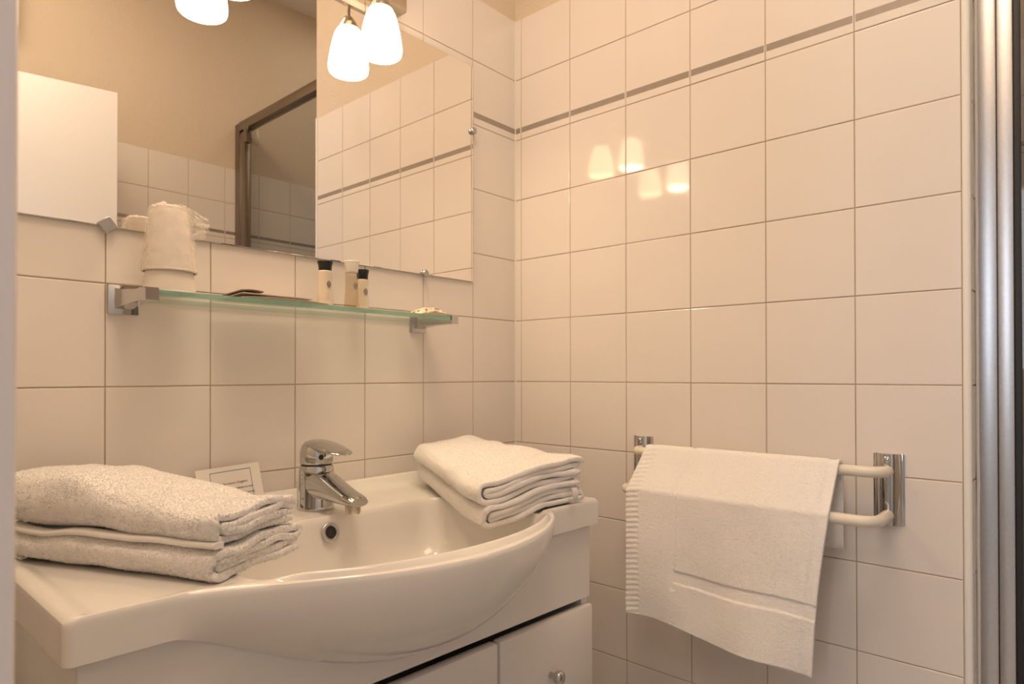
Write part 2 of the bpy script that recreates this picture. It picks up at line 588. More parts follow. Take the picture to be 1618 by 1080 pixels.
def clip(x, z, kind, rot=0):
    b = MB()
    if kind == 'square':
        s, r = .0095, .003
        pts = []
        for cx, cz, a0 in ((s - r, s - r, 0), (-s + r, s - r, 90), (-s + r, -s + r, 180), (s - r, -s + r, 270)):
            for k in range(5):
                a = math.radians(a0 + 22.5 * k)
                pts.append((cx + r * math.cos(a), cz + r * math.sin(a)))
        c, s_ = math.cos(rot), math.sin(rot)
        pts = [(x + p[0] * c - p[1] * s_, z + p[0] * s_ + p[1] * c) for p in pts]
        cxm = x
        rs = []
        for yy, f in ((-.0066, 1), (-.0100, 1), (-.0112, .9)):
            rs.append([(x + (p[0] - x) * f, yy, z + (p[1] - z) * f) for p in pts])
        b.rings(rs, 0, True, True, True)
    else:
        b.lathe([(.0072, -.0066), (.0078, -.0085), (.0078, -.0125), (.0068, -.0140)], (x, 0, z), 20, axis='y')
    o = b.build('clip', M['clip'], mir, 40)
    return o


clip(-.8995, MZ0 + .0015, 'square', math.radians(38))
clip(-.3026, MZ0 + .0015, 'round')
clip(-.1565, 1.629, 'round')
clip(-1.046, 1.629, 'round')

# ------------------------------------------------------------------ wall lamp
lamp = thing('wall_lamp', (-.60, -.02, 1.80), 'two-light wall lamp with lit white glass shades above the mirror', 'lamp')
MB().box(-.822, -.3775, -.044, -.0005, 1.795, 1.850, .006).build('back_plate', M['satin'], lamp, 30)
for lx in (-.456, -.744):
    b = MB().tube([(lx, -.040, 1.822), (lx, -.052, 1.820), (lx, -.0585, 1.812), (lx, -.060, 1.800), (lx, -.060, 1.784)], .0035, 12)
    b.build('stem', M['satin'], lamp, 40)
    MB().lathe([(.004, 1.790), (.008, 1.788), (.014, 1.780), (.0185, 1.771), (.0215, 1.7635), (.019, 1.7630)], (lx, -.060, 0), 28).build('cap', M['satin'], lamp, 40)
    pr = [(.0185, 1.7660), (.0225, 1.7625), (.0270, 1.7540), (.0315, 1.7400), (.0355, 1.7220), (.0385, 1.7040), (.0402, 1.6900), (.0400, 1.6830), (.0385, 1.6775), (.0365, 1.6755), (.0345, 1.6765), (.0340, 1.6800)]
    MB().lathe(pr, (lx, -.060, 0), 36, caps=(True, False)).build('shade', M['shade'], lamp, 60)
    MB().lathe([(.0002, 1.6775), (.0180, 1.6780), (.0290, 1.6795), (.0325, 1.6830), (.0300, 1.6900), (.0002, 1.6950)], (lx, -.060, 0), 28).build('bulb', M['bulb'], lamp, 60)

# ------------------------------------------------------------------ glass shelf
GZ0, GZ1 = 1.1760, 1.1840
shelf = thing('glass_shelf', (-.5975, 0, GZ0), 'green-edged glass shelf on two square chrome brackets under the mirror', 'shelf')
sx0, sx1, sy = -.868, -.327, -.1145
b = MB()
b.add([(sx0, -.004, GZ0), (sx1, -.004, GZ0), (sx1, sy, GZ0), (sx0, sy, GZ0), (sx0, -.004, GZ1), (sx1, -.004, GZ1), (sx1, sy, GZ1), (sx0, sy, GZ1)],
      [(0, 1, 2, 3), (4, 7, 6, 5)], 0)
b.add([(sx0, -.004, GZ0), (sx1, -.004, GZ0), (sx1, sy, GZ0), (sx0, sy, GZ0), (sx0, -.004, GZ1), (sx1, -.004, GZ1), (sx1, sy, GZ1), (sx0, sy, GZ1)],
      [(0, 4, 5, 1), (2, 6, 7, 3), (0, 3, 7, 4), (1, 5, 6, 2)], 1)
b.build('glass_plate', [M['shelfglass'], M['shelfedge']], shelf)
for bx, sg in ((-.8775, 1), (-.3175, -1)):
    br = MB().box(bx - .0205, bx + .0205, -.0075, -.0003, 1.1555, 1.1990, .0012)
    br = br.build('bracket', M['chrome'], shelf, 30)
    a = MB()
    # arm: tapering square bar from the plate to the front of the glass
    secs = []
    for y_, hw, z0, z1 in ((-.0076, .0120, 1.1640, 1.1935), (-.030, .0095, 1.1665, 1.1900), (-.075, .0085, 1.1688, 1.1865), (-.1185, .0085, 1.1690, 1.1860)):
        secs.append([(bx - hw, y_, z0), (bx + hw, y_, z0), (bx + hw, y_, z1), (bx - hw, y_, z1)])
    a.rings(secs, 0, True, True, True)
    ao = a.build('arm', M['chrome'], None, 20)
    ao.parent = br
    ao.location = (0, 0, 0)

# ------------------------------------------------------------------ cups in film
CX, CY = -.834, -.060


def cup(z0):
    b = MB()
    H = .0890
    pr = [(.0340, 0), (.0368, .0003), (.0370, .0022), (.0352, .0032), (.0349, .005), (.0262, H - .003), (.0250, H - .0005), (.0235, H), (.0001, H),
          (.0001, H - .0015), (.0235, H - .0015), (.0335, .006), (.0335, .0005)]
    b.lathe(pr, (CX, CY, z0), 40, caps=(False, False))
    return b


tag(cup(1.1842).build('tumbler', M['cup'], smooth=40), 'lower of two stacked white plastic tumblers, its rim on the glass shelf', 'cup', None)
tag(cup(1.2165).build('tumbler', M['cup'], smooth=40), 'upper upturned white plastic tumbler, wrapped in clear film on the shelf', 'cup', None)
b = MB()
rs = []
n = 56
for i in range(30):
    t = i / 29
    z = 1.219 + t * .0895
    r0 = .0366 + (.0275 - .0366) * t
    ring = []
    for j in range(n):
        a = 2 * PI * j / n
        wr = .0013 * nz(math.cos(a) * 3 + 5, math.sin(a) * 3, z * 60) + .0016 * abs(nz(math.cos(a) * 5, math.sin(a) * 5 + 3, z * 25 + a))
        r = r0 + .0008 + max(wr, 0)
        ring.append((CX + r * math.cos(a), CY + r * math.sin(a), z))
    rs.append(ring)
for t in (.25, .5, .72, .88, 1.0):
    ring = []
    for j in range(n):
        a = 2 * PI * j / n
        r = .0275 * (1 - t) + .0004
        zz = 1.309 + .006 * math.sin(t * PI * .55) + .0045 * nz(math.cos(a) * 2.3 * (1.2 - t), math.sin(a) * 2.3, t * 5)
        ring.append((CX + r * math.cos(a) - .004 * t, CY + r * math.sin(a), zz))
    rs.append(ring)
b.rings(rs, 0, True, False, True)
# gathered end of the bag flopping down the right side, against the tumblers
fdir = Vector((.80, -.60, 0))
for lay in (0, 1, 2):
    flap = []
    for i in range(22):
        t = i / 21
        zi = 1.3125 - .047 * t
        ri = .0275 + (.0366 - .0275) * max(0, (1.305 - zi) / .0885) - .001
        inner = Vector((CX, CY, zi)) + fdir * (ri if t > .12 else ri * (.2 + t * 6.6))
        outer = Vector((CX, CY, 1.3165 - .040 * t - .004 * lay)) + fdir * (.016 + .040 * math.sin(min(1, t * 1.25) * PI * .56) - .004 * lay)
        row = []
        for j in range(12):
            q = j / 11
            p_ = inner.lerp(outer, q)
            p_ += Vector((.6, .8, 0)) * (.0055 * nz(q * 5 + lay * 9, t * 7, lay) + (lay - 1) * .005 * math.sin(q * PI * .5))
            p_.z += .003 * nz(q * 6, t * 5 + lay * 4, 3)
            row.append(p_)
        flap.append(row)
    b.rings(flap, 0, False)
tag(b.build('plastic_film', M['film'], smooth=50), 'crinkled clear plastic bag over the stacked tumblers', 'plastic bag')


# ------------------------------------------------------------------ mini bottles
def mini_bottle(x, y, r, zcap, ztop, capm, label, liquid):
    t = thing('mini_bottle', (x, y, GZ1 + .0002), label, 'bottle', 'mini toiletry bottles on the glass shelf')
    z0 = GZ1 + .0003
    H = zcap - z0
    prof = [(r * .55, 0), (r * .92, 0), (r, .003), (r * 1.0, .008), (r * .93, .011), (r * .97, .014), (r * .92, H * .35), (r * .84, H * .6), (r * .86, H * .85), (r * .88, H * .96), (r * .70, H)]
    if liquid:
        MB().lathe(prof, (x, y, z0), 28).build('bottle_body', M['liquid'], t, 40)
    else:
        MB().lathe(prof, (x, y, z0), 28).build('bottle_body', M['bottle'], t, 40)
        MB().lathe([(p[0] * .9, p[1] + .0014) for p in prof[:-2]], (x, y, z0), 28).build('bottle_contents', glass_mat('bottle_gel', (1, 1, 1), (.975, .955, .915), .3), t, 40)
    c = MB()
    cr = r * .98
    c.lathe([(cr * .74, -.002), (cr * .80, 0), (cr * .86, (ztop - zcap) * .5), (cr, ztop - zcap - .001), (cr * .96, ztop - zcap), (cr * .5, ztop - zcap)], (x, y, zcap), 28)
    c.build('bottle_cap', capm, t, 40)
    # small printed crest facing the camera side
    e = MB()
    va = math.atan2(-1.0573 - y, -1.2021 - x) + .55
    hz = z0 + H * .62
    for ring_r, th in ((.0042, .0007), (.0024, .0005)):
        o_, i_ = [], []
        for j in range(16):
            a = 2 * PI * j / 16
            for rr, L in ((ring_r, o_), (ring_r - th * 1.6, i_)):
                du, dz = rr * math.cos(a), rr * 1.25 * math.sin(a)
                R = r * .90 + .0006
                L.append((x + R * math.cos(va + du / R), y + R * math.sin(va + du / R), hz + dz))
        e.rings([o_, i_], 0)
    for k in (-1, 0, 1):
        R = r * .90 + .0007
        q = []
        for du, dz in ((-.0004, -.0075), (.0004, -.0075), (.0004 + k * .001, .002), (-.0004 + k * .001, .002)):
            du += k * .002
            q.append((x + R * math.cos(va + du / R), y + R * math.sin(va + du / R), hz + dz))
        e.add(q, [(0, 1, 2, 3)])
    e.build('crest', M['crest'], t, recalc=False)
    return t


mini_bottle(-.5800, -.066, .0140, 1.2500, 1.2660, M['cap_black'], 'milky mini bottle with black cap, standing alone left of the other two', True)
mini_bottle(-.5250, -.066, .0142, 1.2545, 1.2730, M['cap_white'], 'clear mini bottle with a white cap on the glass shelf', False)
mini_bottle(-.4880, -.046, .0128, 1.2465, 1.2640, M['cap_black'], 'black-capped mini bottle half hidden behind the white-capped one', True)

# ------------------------------------------------------------------ leaflets and soap packet on the shelf


def sheet(pts_fn, nu, nv, th):
    b = MB()
    top = [[pts_fn(i / (nu - 1), j / (nv - 1)) for j in range(nv)] for i in range(nu)]
    o = len(b.v)
    vs = [p for r in top for p in r] + [(p[0], p[1], p[2] - th) for r in top for p in r]
    N = nu * nv
    fs = []
    for i in range(nu - 1):
        for j in range(nv - 1):
            a = i * nv + j
            fs.append((a, a + 1, a + nv + 1, a + nv))
            fs.append((N + a, N + a + nv, N + a + nv + 1, N + a + 1))
    for i in range(nu - 1):
        for j in (0, nv - 1):
            a = i * nv + j
            fs.append((a, a + nv, N + a + nv, N + a))
    for j in range(nv - 1):
        for i in (0, nu - 1):
            a = i * nv + j
            fs.append((a, a + 1, N + a + 1, N + a))
    b.add(vs, fs)
    return b


tag(sheet(lambda u, v: (-.757 + .150 * u + .01 * v, -.022 - .083 * v, GZ1 + .0013 + (.0050 * (1 - u) * u * 3 + .0012) * v), 16, 8, .0009)
    .build('leaflet', M['leaf'], smooth=40), 'thin grey-brown leaflet lying on the glass shelf, widest of the papers', 'leaflet')
tag(sheet(lambda u, v: (-.742 + .120 * u, -.026 - .070 * v, GZ1 + .0072 + .0032 * v * (1 - .5 * u) + .0015 * u), 12, 6, .0016)
    .build('leaflet', M['leaf2'], smooth=40), 'pale brown leaflet lying on the wider leaflet on the shelf', 'leaflet')
tag(sheet(lambda u, v: (-.744 + .036 * u, -.030 - .066 * v, GZ1 + .0108 + .0034 * v + .0016 * math.sin(u * PI)), 12, 6, .0018)
    .build('booklet', M['leafdark'], smooth=40), 'small dark brown booklet on top of the shelf leaflets', 'booklet')
b = MB()
rs = []
for i in range(25):
    t = i / 24
    x = -.392 + .105 * t
    hgt = .0010 + .0085 * (math.sin(PI * min(1, max(0, (t - .12) / .80))) ** .7 if .12 < t < .92 else 0)
    wd = .021 + .004 * math.sin(t * 9)
    ring = []
    for j in range(24):
        a = 2 * PI * j / 24
        k = 1 + .30 * nz(math.cos(a) * 2.5, math.sin(a) * 2.5, t * 11)
        ring.append((x, -.062 + wd * math.cos(a) * k, GZ1 + .0004 + hgt * 1.05 + (hgt * math.sin(a)) * (k if math.sin(a) > 0 else 1)))
    rs.append(ring)
b.rings(rs, 0, True, True, True)
tag(b.build('soap_packet', M['wrapper'], smooth=60), 'crumpled small soap packet with brown print at the right end of the shelf', 'soap packet')

# ------------------------------------------------------------------ washbasin
BX0, BX1 = -1.041, -.2535
SLAB_T, SLAB_B = .8500, .8075
YF = -.400                       # nominal slab front, skewed to the wall below


def vk(x):
    return (-.3855 + (x - BX0) * (-.4215 + .3855) / (BX1 - BX0)) / YF


def vskew(x, y, z):
    return (x, y * vk(x), z)


BC = (-.640, -.300)


def bump_top(x):
    d_ = x + .645
    return max(0, 1 - (d_ / (.30 if d_ < 0 else .262)) ** 2) ** (1.5 if d_ < 0 else .85)


def bump_low(x):
    d_ = x + .614
    return max(0, 1 - (d_ / (.339 if d_ < 0 else .2107)) ** 2) ** 1.30


BOWL_D = .1137


def z_low(x):
    return SLAB_B - BOWL_D * bump_low(x)


def rrect(x0, x1, y0, y1, r):
    pts = []
    for cx, cy, a0 in ((x1 - r, y1 - r, 0), (x0 + r, y1 - r, 90), (x0 + r, y0 + r, 180)):
        for k in range(9):
            a = math.radians(a0 + 90 * k / 8)
            pts.append((cx + r * math.cos(a), cy + r * math.sin(a)))
    # bowed front edge
    for k in range(1, 160):
        x = x0 + r + (x1 - x0 - 2 * r) * k / 160
        pts.append((x, y0 - .110 * bump_top(x)))
    for k in range(9):
        a = math.radians(270 + 90 * k / 8)
        pts.append((x1 - r + r * math.cos(a), y0 + r + r * math.sin(a)))
    return pts


def ray_poly(c, ang, poly):
    dx, dy = math.cos(ang), math.sin(ang)
    best = 0
    for i in range(len(poly)):
        ax, ay = poly[i][0] - c[0], poly[i][1] - c[1]
        bx, by = poly[(i + 1) % len(poly)][0] - c[0], poly[(i + 1) % len(poly)][1] - c[1]
        ex, ey = bx - ax, by - ay
        den = dx * ey - dy * ex
        if abs(den) < 1e-12: continue
        t = (ax * ey - ay * ex) / den
        s = (ax * dy - ay * dx) / den
        if -1e-9 <= s <= 1 + 1e-9 and t > best:
            best = t
    return best


slab_poly = rrect(BX0, BX1, YF, -.002, .009)
inner_poly = []
IA, IBf, IYf, IYb = .228, .102, -.380, -.168
for k in range(49):
    a = PI + PI * k / 48
    inner_poly.append((-.640 + IA * math.cos(a), IYf + IBf * math.sin(a)))
for cx, a0 in ((-.640 + IA - .05, 0), (-.640 - IA + .05, 90)):
    for k in range(9):
        a = math.radians(a0 + 90 * k / 8)
        inner_poly.append((cx + .05 * math.cos(a), IYb - .05 + .05 * math.sin(a)))

angs = sorted(set([2 * PI * k / 200 for k in range(200)] + [math.atan2(p[1] - BC[1], p[0] - BC[0]) % (2 * PI) for p in slab_poly]))
angs = [a for i, a in enumerate(angs) if i == 0 or a - angs[i - 1] > .0012]
rad0 = [ray_poly(BC, a, slab_poly) for a in angs]
I0 = [ray_poly(BC, a, inner_poly) for a in angs]
bulge, front = [], []
for a, r in zip(angs, rad0):
    x, y = BC[0] + r * math.cos(a), BC[1] + r * math.sin(a)
    fr_ = y < YF + .0005
    front.append(fr_)
    bulge.append(smoothstep(.05, .45, bump_top(x)) if fr_ else 0)


def ring_at(rad, zfn):
    return [(BC[0] + r * math.cos(a), BC[1] + r * math.sin(a), zfn(i)) for i, (a, r) in enumerate(zip(angs, rad))]


rings = []
# underside, then the skirt from the bottom edge up
NS = 22
for s_ in [None] + [1 - k / NS for k in range(NS + 1)]:
    ring = []
    for i, (a, r) in enumerate(zip(angs, rad0)):
        x, y = BC[0] + r * math.cos(a), BC[1] + r * math.sin(a)
        zb = z_low(x) if front[i] else SLAB_B
        t_ = 1 if s_ is None else s_
        if front[i]:
            yt = YF - .110 * bump_top(x)
            yb = YF + .0112 * min(1, bump_low(x) * 6)
            y = yt + (yb - yt) * t_ ** 2.469
        z = .842 + (zb - .842) * t_
        if s_ is None:
            x, y = BC[0] + (x - BC[0]) * .95, y + (.03 if front[i] else 0)
            y = min(y, -.006)
        ring.append((x, y, z))
    rings.append(ring)
DK = .8450
prof = [(.0006, .8458, .03), (.0030, .8485, .10), (.0070, .8502, .22), (.013, .8506, .36), (.018, .8496, .50), (.025, .8466, .62), (.032, DK, .72)]
ZR = [.8455, .8480, .8490, .8492, .8522, .8550, .8560]
for m_, (dd, z, fr) in enumerate(prof):
    rad = [rad0[i] - min(dd, fr * (rad0[i] - I0[i])) for i in range(len(angs))]
    rings.append(ring_at(rad, lambda i: z * (1 - bulge[i]) + ZR[m_] * bulge[i]))
for back, z, zr in ((.012, DK, .8560), (.006, DK, .8552), (.0025, .8460, .8532), (0, .8432, .8488)):
    rings.append(ring_at([I0[i] + min(back, .25 * (rad0[i] - I0[i])) for i in range(len(angs))], lambda i: z * (1 - bulge[i]) + zr * bulge[i]))
for sc, z in ((.985, .836), (.965, .820), (.945, .800), (.915, .780), (.87, .762), (.80, .748), (.68, .737), (.5, .730), (.3, .7265), (.12, .7245)):
    rings.append(ring_at([r * sc for r in I0], lambda i: z))
b = MB().rings(rings, 0, True, False, True)
# upstand along the wall with a small cove
up = []
for x in [BX0 + .004 + (BX1 - BX0 - .008) * k / 30 for k in range(31)]:
    up.append([(x, -.0022, .8440), (x, -.0022, .8630), (x, -.0045, .8650), (x, -.0110, .8652), (x, -.0155, .8640), (x, -.0185, .8600), (x, -.0225, .8530), (x, -.0290, .8476), (x, -.0400, .8450), (x, -.0400, .8430)])
b.rings(up, 0, True, True, True)
b.map(vskew)
basin = b.build('washbasin', M['ceramic'], smooth=32)
tag(basin, 'glossy white ceramic washbasin with a bowed front on the vanity cabinet', 'washbasin')
# overflow ring and waste
ov = MB()
oc = Vector(vskew(-.640, -.1765, .8215))
on = Vector((0, -1, .30)).normalized()
ou = Vector((1, 0, 0))
ow = on.cross(ou)
rs = []
for r, h_ in ((.0150, -.001), (.0150, .0012), (.0140, .0022), (.0105, .0022), (.0095, .0010), (.0095, -.001)):
    rs.append([oc + ou * r * math.cos(2 * PI * k / 32) + ow * r * math.sin(2 * PI * k / 32) + on * h_ for k in range(32)])
ov.rings(rs)
o_ = ov.build('overflow_ring', M['steel'], basin, 40)
ov = MB()
ov.rings([[oc + ou * r * math.cos(2 * PI * k / 32) + ow * r * math.sin(2 * PI * k / 32) + on * .0004 for k in range(32)] for r in (.0096, .0002)], 0, True, False, True)
ov.build('overflow_shade_disc', M['hole_shade'], basin)  # flat disc, the shade of the opening is in its colour
MB().lathe([(.0325, .7246), (.0325, .7268), (.028, .7285), (.010, .7290)], (BC[0], BC[1] * vk(BC[0]), 0), 30).build('drain', M['chrome'], basin, 40)

# ------------------------------------------------------------------ vanity cabinet
CX0, CX1, CYF = -1.0280, -.2630, -.3850
cab = thing('vanity_cabinet', (-.645, -.2, 0), 'white lacquered vanity cabinet under the washbasin', 'cabinet')


def cbox(name, x0, x1, y0, y1, z0, z1, bev, parent=cab, m='lacquer'):
    b = MB().box(x0, x1, y0, y1, z0, z1, bev)
    b.map(vskew)
    return b.build(name, M[m], parent, 30)


CT = .8070
cbox('side_panel', CX0, CX0 + .016, CYF + .006, -.004, .10, CT, .0008)
cbox('side_panel', CX1 - .016, CX1, CYF + .006, -.004, .10, CT, .0008)
cbox('back_panel', CX0 + .0165, CX1 - .0165, -.012, -.004, .10, .70, 0)
cbox('bottom_panel', CX0 + .0165, CX1 - .0165, CYF + .03, -.0125, .10, .116, 0)
# apron with the cut-out for the bowl: two side pieces and the strip below
ap = MB()
A0 = .678
secs = []
NA = 80
for k in range(NA + 1):
    x = CX0 + .001 + (CX1 - CX0 - .002) * k / NA
    zt_ = z_low(x) - .0004
    secs.append([(x, CYF, A0), (x, CYF, zt_), (x, CYF + .016, zt_), (x, CYF + .016, A0)])
ap.rings(secs, 0, True, True, True)
ap.map(vskew)
ap.build('apron', M['lacquer'], cab)
DX = -.4935
FD = CYF - .006
dr = cbox('drawer', DX + .0025, CX1 + .001, FD, FD + .018, .500, .6655, .0045)
dr2 = cbox('drawer', DX + .0025, CX1 + .001, FD, FD + .018, .325, .4960, .0045)
dr3 = cbox('drawer', DX + .0025, CX1 + .001, FD, FD + .018, .112, .3210, .0045)
d1 = cbox('door', -.7590, DX - .0015, FD, FD + .018, .112, .6655, .0045)
d2 = cbox('door', CX0 - .001, -.7620, FD, FD + .018, .112, .6655, .0045)
cbox('plinth', CX0 + .03, CX1 - .03, CYF + .05, -.02, .0, .0995, 0)
cbox('inner_shelf', CX0 + .0165, CX1 - .0165, CYF + .03, -.0125, .40, .414, 0)


def knob(x, z, par):
    y = FD * vk(x)
    b = MB().lathe([(.0048, -.0002), (.0048, .006), (.0062, .009), (.0098, .013), (.0115, .018), (.0105, .0225), (.0070, .0252), (.0005, .0258)], (0, 0, 0), 24)
    b.map(lambda a, c, h_: (x + a, y - h_, z + c))
    o = b.build('knob', M['chrome'], None, 50)
    o.parent = par
    o.location = -Vector(cab.location) - Vector(par.location)
    return o


for par, x, z in ((dr, -.3770, .5790), (dr2, -.3600, .41), (dr3, -.3600, .2165), (d1, -.53, .60), (d2, -.80, .60)):
    o = knob(x, z, par)
    o.location = (0, 0, 0)

# ------------------------------------------------------------------ mixer tap
FXc, FYc, FZ = -.6185, -.1020, .8452
tap = thing('mixer_tap', (FXc, FYc, FZ), 'chrome single-lever mixer tap standing on the back ledge of the washbasin', 'tap')
b = MB()
b.lathe([(.0290, 0), (.0292, .003), (.0285, .006), (.0283, .045), (.0282, .062), (.0275, .070), (.0262, .0725)], (FXc, FYc, FZ), 40)
b.build('tap_body', M['chrome'], tap, 50)
# spout: lofted ellipses forward (-Y) and down
secs = []
for y, zc, hw, hh in ((.006, .0445, .0268, .0265), (-.012, .0435, .0265, .0258), (-.030, .0410, .0252, .0235), (-.050, .0375, .0235, .0195), (-.075, .0325, .0215, .0145), (-.098, .0285, .0202, .0108), (-.114, .0262, .0190, .0088), (-.122, .0250, .0155, .0062)):
    secs.append([(FXc + hw * math.cos(2 * PI * k / 32), FYc + y, FZ + zc + hh * (abs(math.sin(2 * PI * k / 32)) ** .8) * math.copysign(1, math.sin(2 * PI * k / 32))) for k in range(32)])
b = MB().rings(secs, 0, True, True, True)
b.build('spout', M['chrome'], tap, 60)
MB().lathe([(.0112, .0065), (.0118, .009), (.0118, .019), (.0105, .021)], (FXc, FYc - .1045, FZ), 26).build('aerator', M['satin'], tap, 40)
MB().lathe([(.0245, .0722), (.0245, .0752)], (FXc, FYc, FZ), 36).build('joint_ring', M['black'], tap, 40)
# handle: dome with a flat lever reaching forward
b = MB()
b.lathe([(.0262, .0755), (.0270, .0775), (.0268, .088), (.0262, .097), (.0235, .1055), (.0180, .1110), (.009, .1140), (.0005, .1146)], (FXc, FYc, FZ), 40)
secs = []
for y, zc, hw, hh in ((.012, .1045, .0150, .0060), (-.005, .1080, .0225, .0072), (-.022, .1070, .0250, .0066), (-.045, .1035, .0245, .0052), (-.068, .0990, .0215, .0038), (-.080, .0968, .0165, .0028), (-.0855, .0958, .0090, .0016)):
    secs.append([(FXc + hw * math.cos(2 * PI * k / 28), FYc + y, FZ + zc + hh * math.sin(2 * PI * k / 28)) for k in range(28)])
b.rings(secs, 0, True, True, True)
lev = b.build('lever', M['chrome'], tap, 60)
MB().lathe([(.0045, 0), (.0045, .0012), (.0025, .0013)], (0, 0, 0), 16).map(lambda a, c, h_: (FXc - .0265 * .28 + a * .9, FYc - .0257 - h_, FZ + .0875 + c)).build('marker_cap', M['black'], tap, 40)
MB().tube([(FXc - .012, FYc + .036, FZ + .0), (FXc - .012, FYc + .036, FZ + .036), (FXc - .012, FYc + .036, FZ + .040)], [.0026, .0026, .0055], 12).build('pop_up_rod', M['chrome'], tap, 40)

# ------------------------------------------------------------------ notice card
card = thing('notice_card', (-.733, -.03, .8478), 'small white notice card with a blue frame leaning on the tiles behind the left towels', 'card')
c0 = Vector((-.7835, -.050, .8478))
cu = Vector((.1065, .006, .0035))
cv = Vector((.004, .034, .0685))
cn = cu.cross(cv).normalized()
if cn.y > 0: cn = -cn


def cp(u, v, o=0):
    return c0 + cu * u + cv * v + cn * o


b = MB().add([cp(0, 0), cp(1, 0), cp(1, 1), cp(0, 1), cp(0, 0, -.0006), cp(1, 0, -.0006), cp(1, 1, -.0006), cp(0, 1, -.0006)],
             [(0, 1, 2, 3), (7, 6, 5, 4), (0, 4, 5, 1), (1, 5, 6, 2), (2, 6, 7, 3), (3, 7, 4, 0)])
b = MB()
b.add([cp(0, 0), cp(1, 0), cp(1, 1), cp(0, 1), cp(0, 0, -.0006), cp(1, 0, -.0006), cp(1, 1, -.0006), cp(0, 1, -.0006)],
      [(0, 1, 2, 3), (7, 6, 5, 4), (0, 4, 5, 1), (1, 5, 6, 2), (2, 6, 7, 3), (3, 7, 4, 0)])
b.build('card_sheet', M['paper'], card)
b = MB()
u0, u1, v0, v1, tu, tv = .20, .845, .10, .90, .009, .016
b.rings([[cp(u0, v0, .0002), cp(u1, v0, .0002), cp(u1, v1, .0002), cp(u0, v1, .0002)],
         [cp(u0 + tu, v0 + tv, .0002), cp(u1 - tu, v0 + tv, .0002), cp(u1 - tu, v1 - tv, .0002), cp(u0 + tu, v1 - tv, .0002)]])
b.build('printed_frame', M['blueink'], card)
for i, line in enumerate(("Pour des raisons d'hygiène,", "les serviettes de toilette ne sont", "pas changées au cours de la journée")):
    cd = bpy.data.curves.new('text_line', 'FONT')
    cd.body = line
    cd.size = .0052
    cd.align_x = 'LEFT'
    to = bpy.data.objects.new('text_line', cd)
    COL.objects.link(to)
    dg = bpy.context.evaluated_depsgraph_get()
    me = bpy.data.meshes.new_from_object(to.evaluated_get(dg))
    bpy.data.objects.remove(to)
    me.materials.clear()
    me.materials.append(M['ink'])
    to = bpy.data.objects.new('text_line', me)
    COL.objects.link(to)
    to.parent = card
    wx = max((v.co.x for v in me.vertices), default=.06)
    maxw = (.58, .66, .68)[i] * .58 / .66 * .1065 * 1.0
    sx = min(1, maxw / max(wx, 1e-6))
    R = Matrix((cu.normalized(), cn.cross(cu.normalized()) * 1.0, cn)).transposed()
    p = cp(.265, .60 - .125 * i, .0003) - Vector(card.location)
    to.matrix_local = Matrix.Translation(p) @ R.to_4x4() @ Matrix.Diagonal((sx, 1, 1, 1))

# ------------------------------------------------------------------ towels


def fold_path(L, p, flip=False):
    """centre line of a towel folded in half twice: (s, z); plies at z = .5p, 1.5p, 2.5p, 3.5p"""
    z = [p * (k + .5) for k in range(4)]
    r_in, r_out = .5 * p, 1.5 * p
    pts = []
    step = .0045

    def line(a, b_, zz):
        n = max(2, int(abs(b_ - a) / step))
        for k in range(n):
            pts.append((a + (b_ - a) * k / n, zz))

    def arc(cx, cz, r, a0, a1, n):
        for k in range(n):
            a = math.radians(a0 + (a1 - a0) * k / n)
            pts.append((cx + r * math.cos(a), cz + r * math.sin(a)))
    line(L - .004, r_out + .004, z[1])
    arc(r_out + .004, 2 * p, r_in, 270, 90, 7)
    line(r_out + .004, L - r_in, z[2])
    arc(L - r_in, 3 * p, r_in, -90, 90, 8)
    line(L - r_in, r_out, z[3])
    arc(r_out, 2 * p, r_out, 90, 270, 16)
    line(r_out, L - .006, z[0])
    pts.append((L - .006, z[0]))
    if flip:
        pts = [(a, 4 * p - c) for a, c in pts]
    return pts


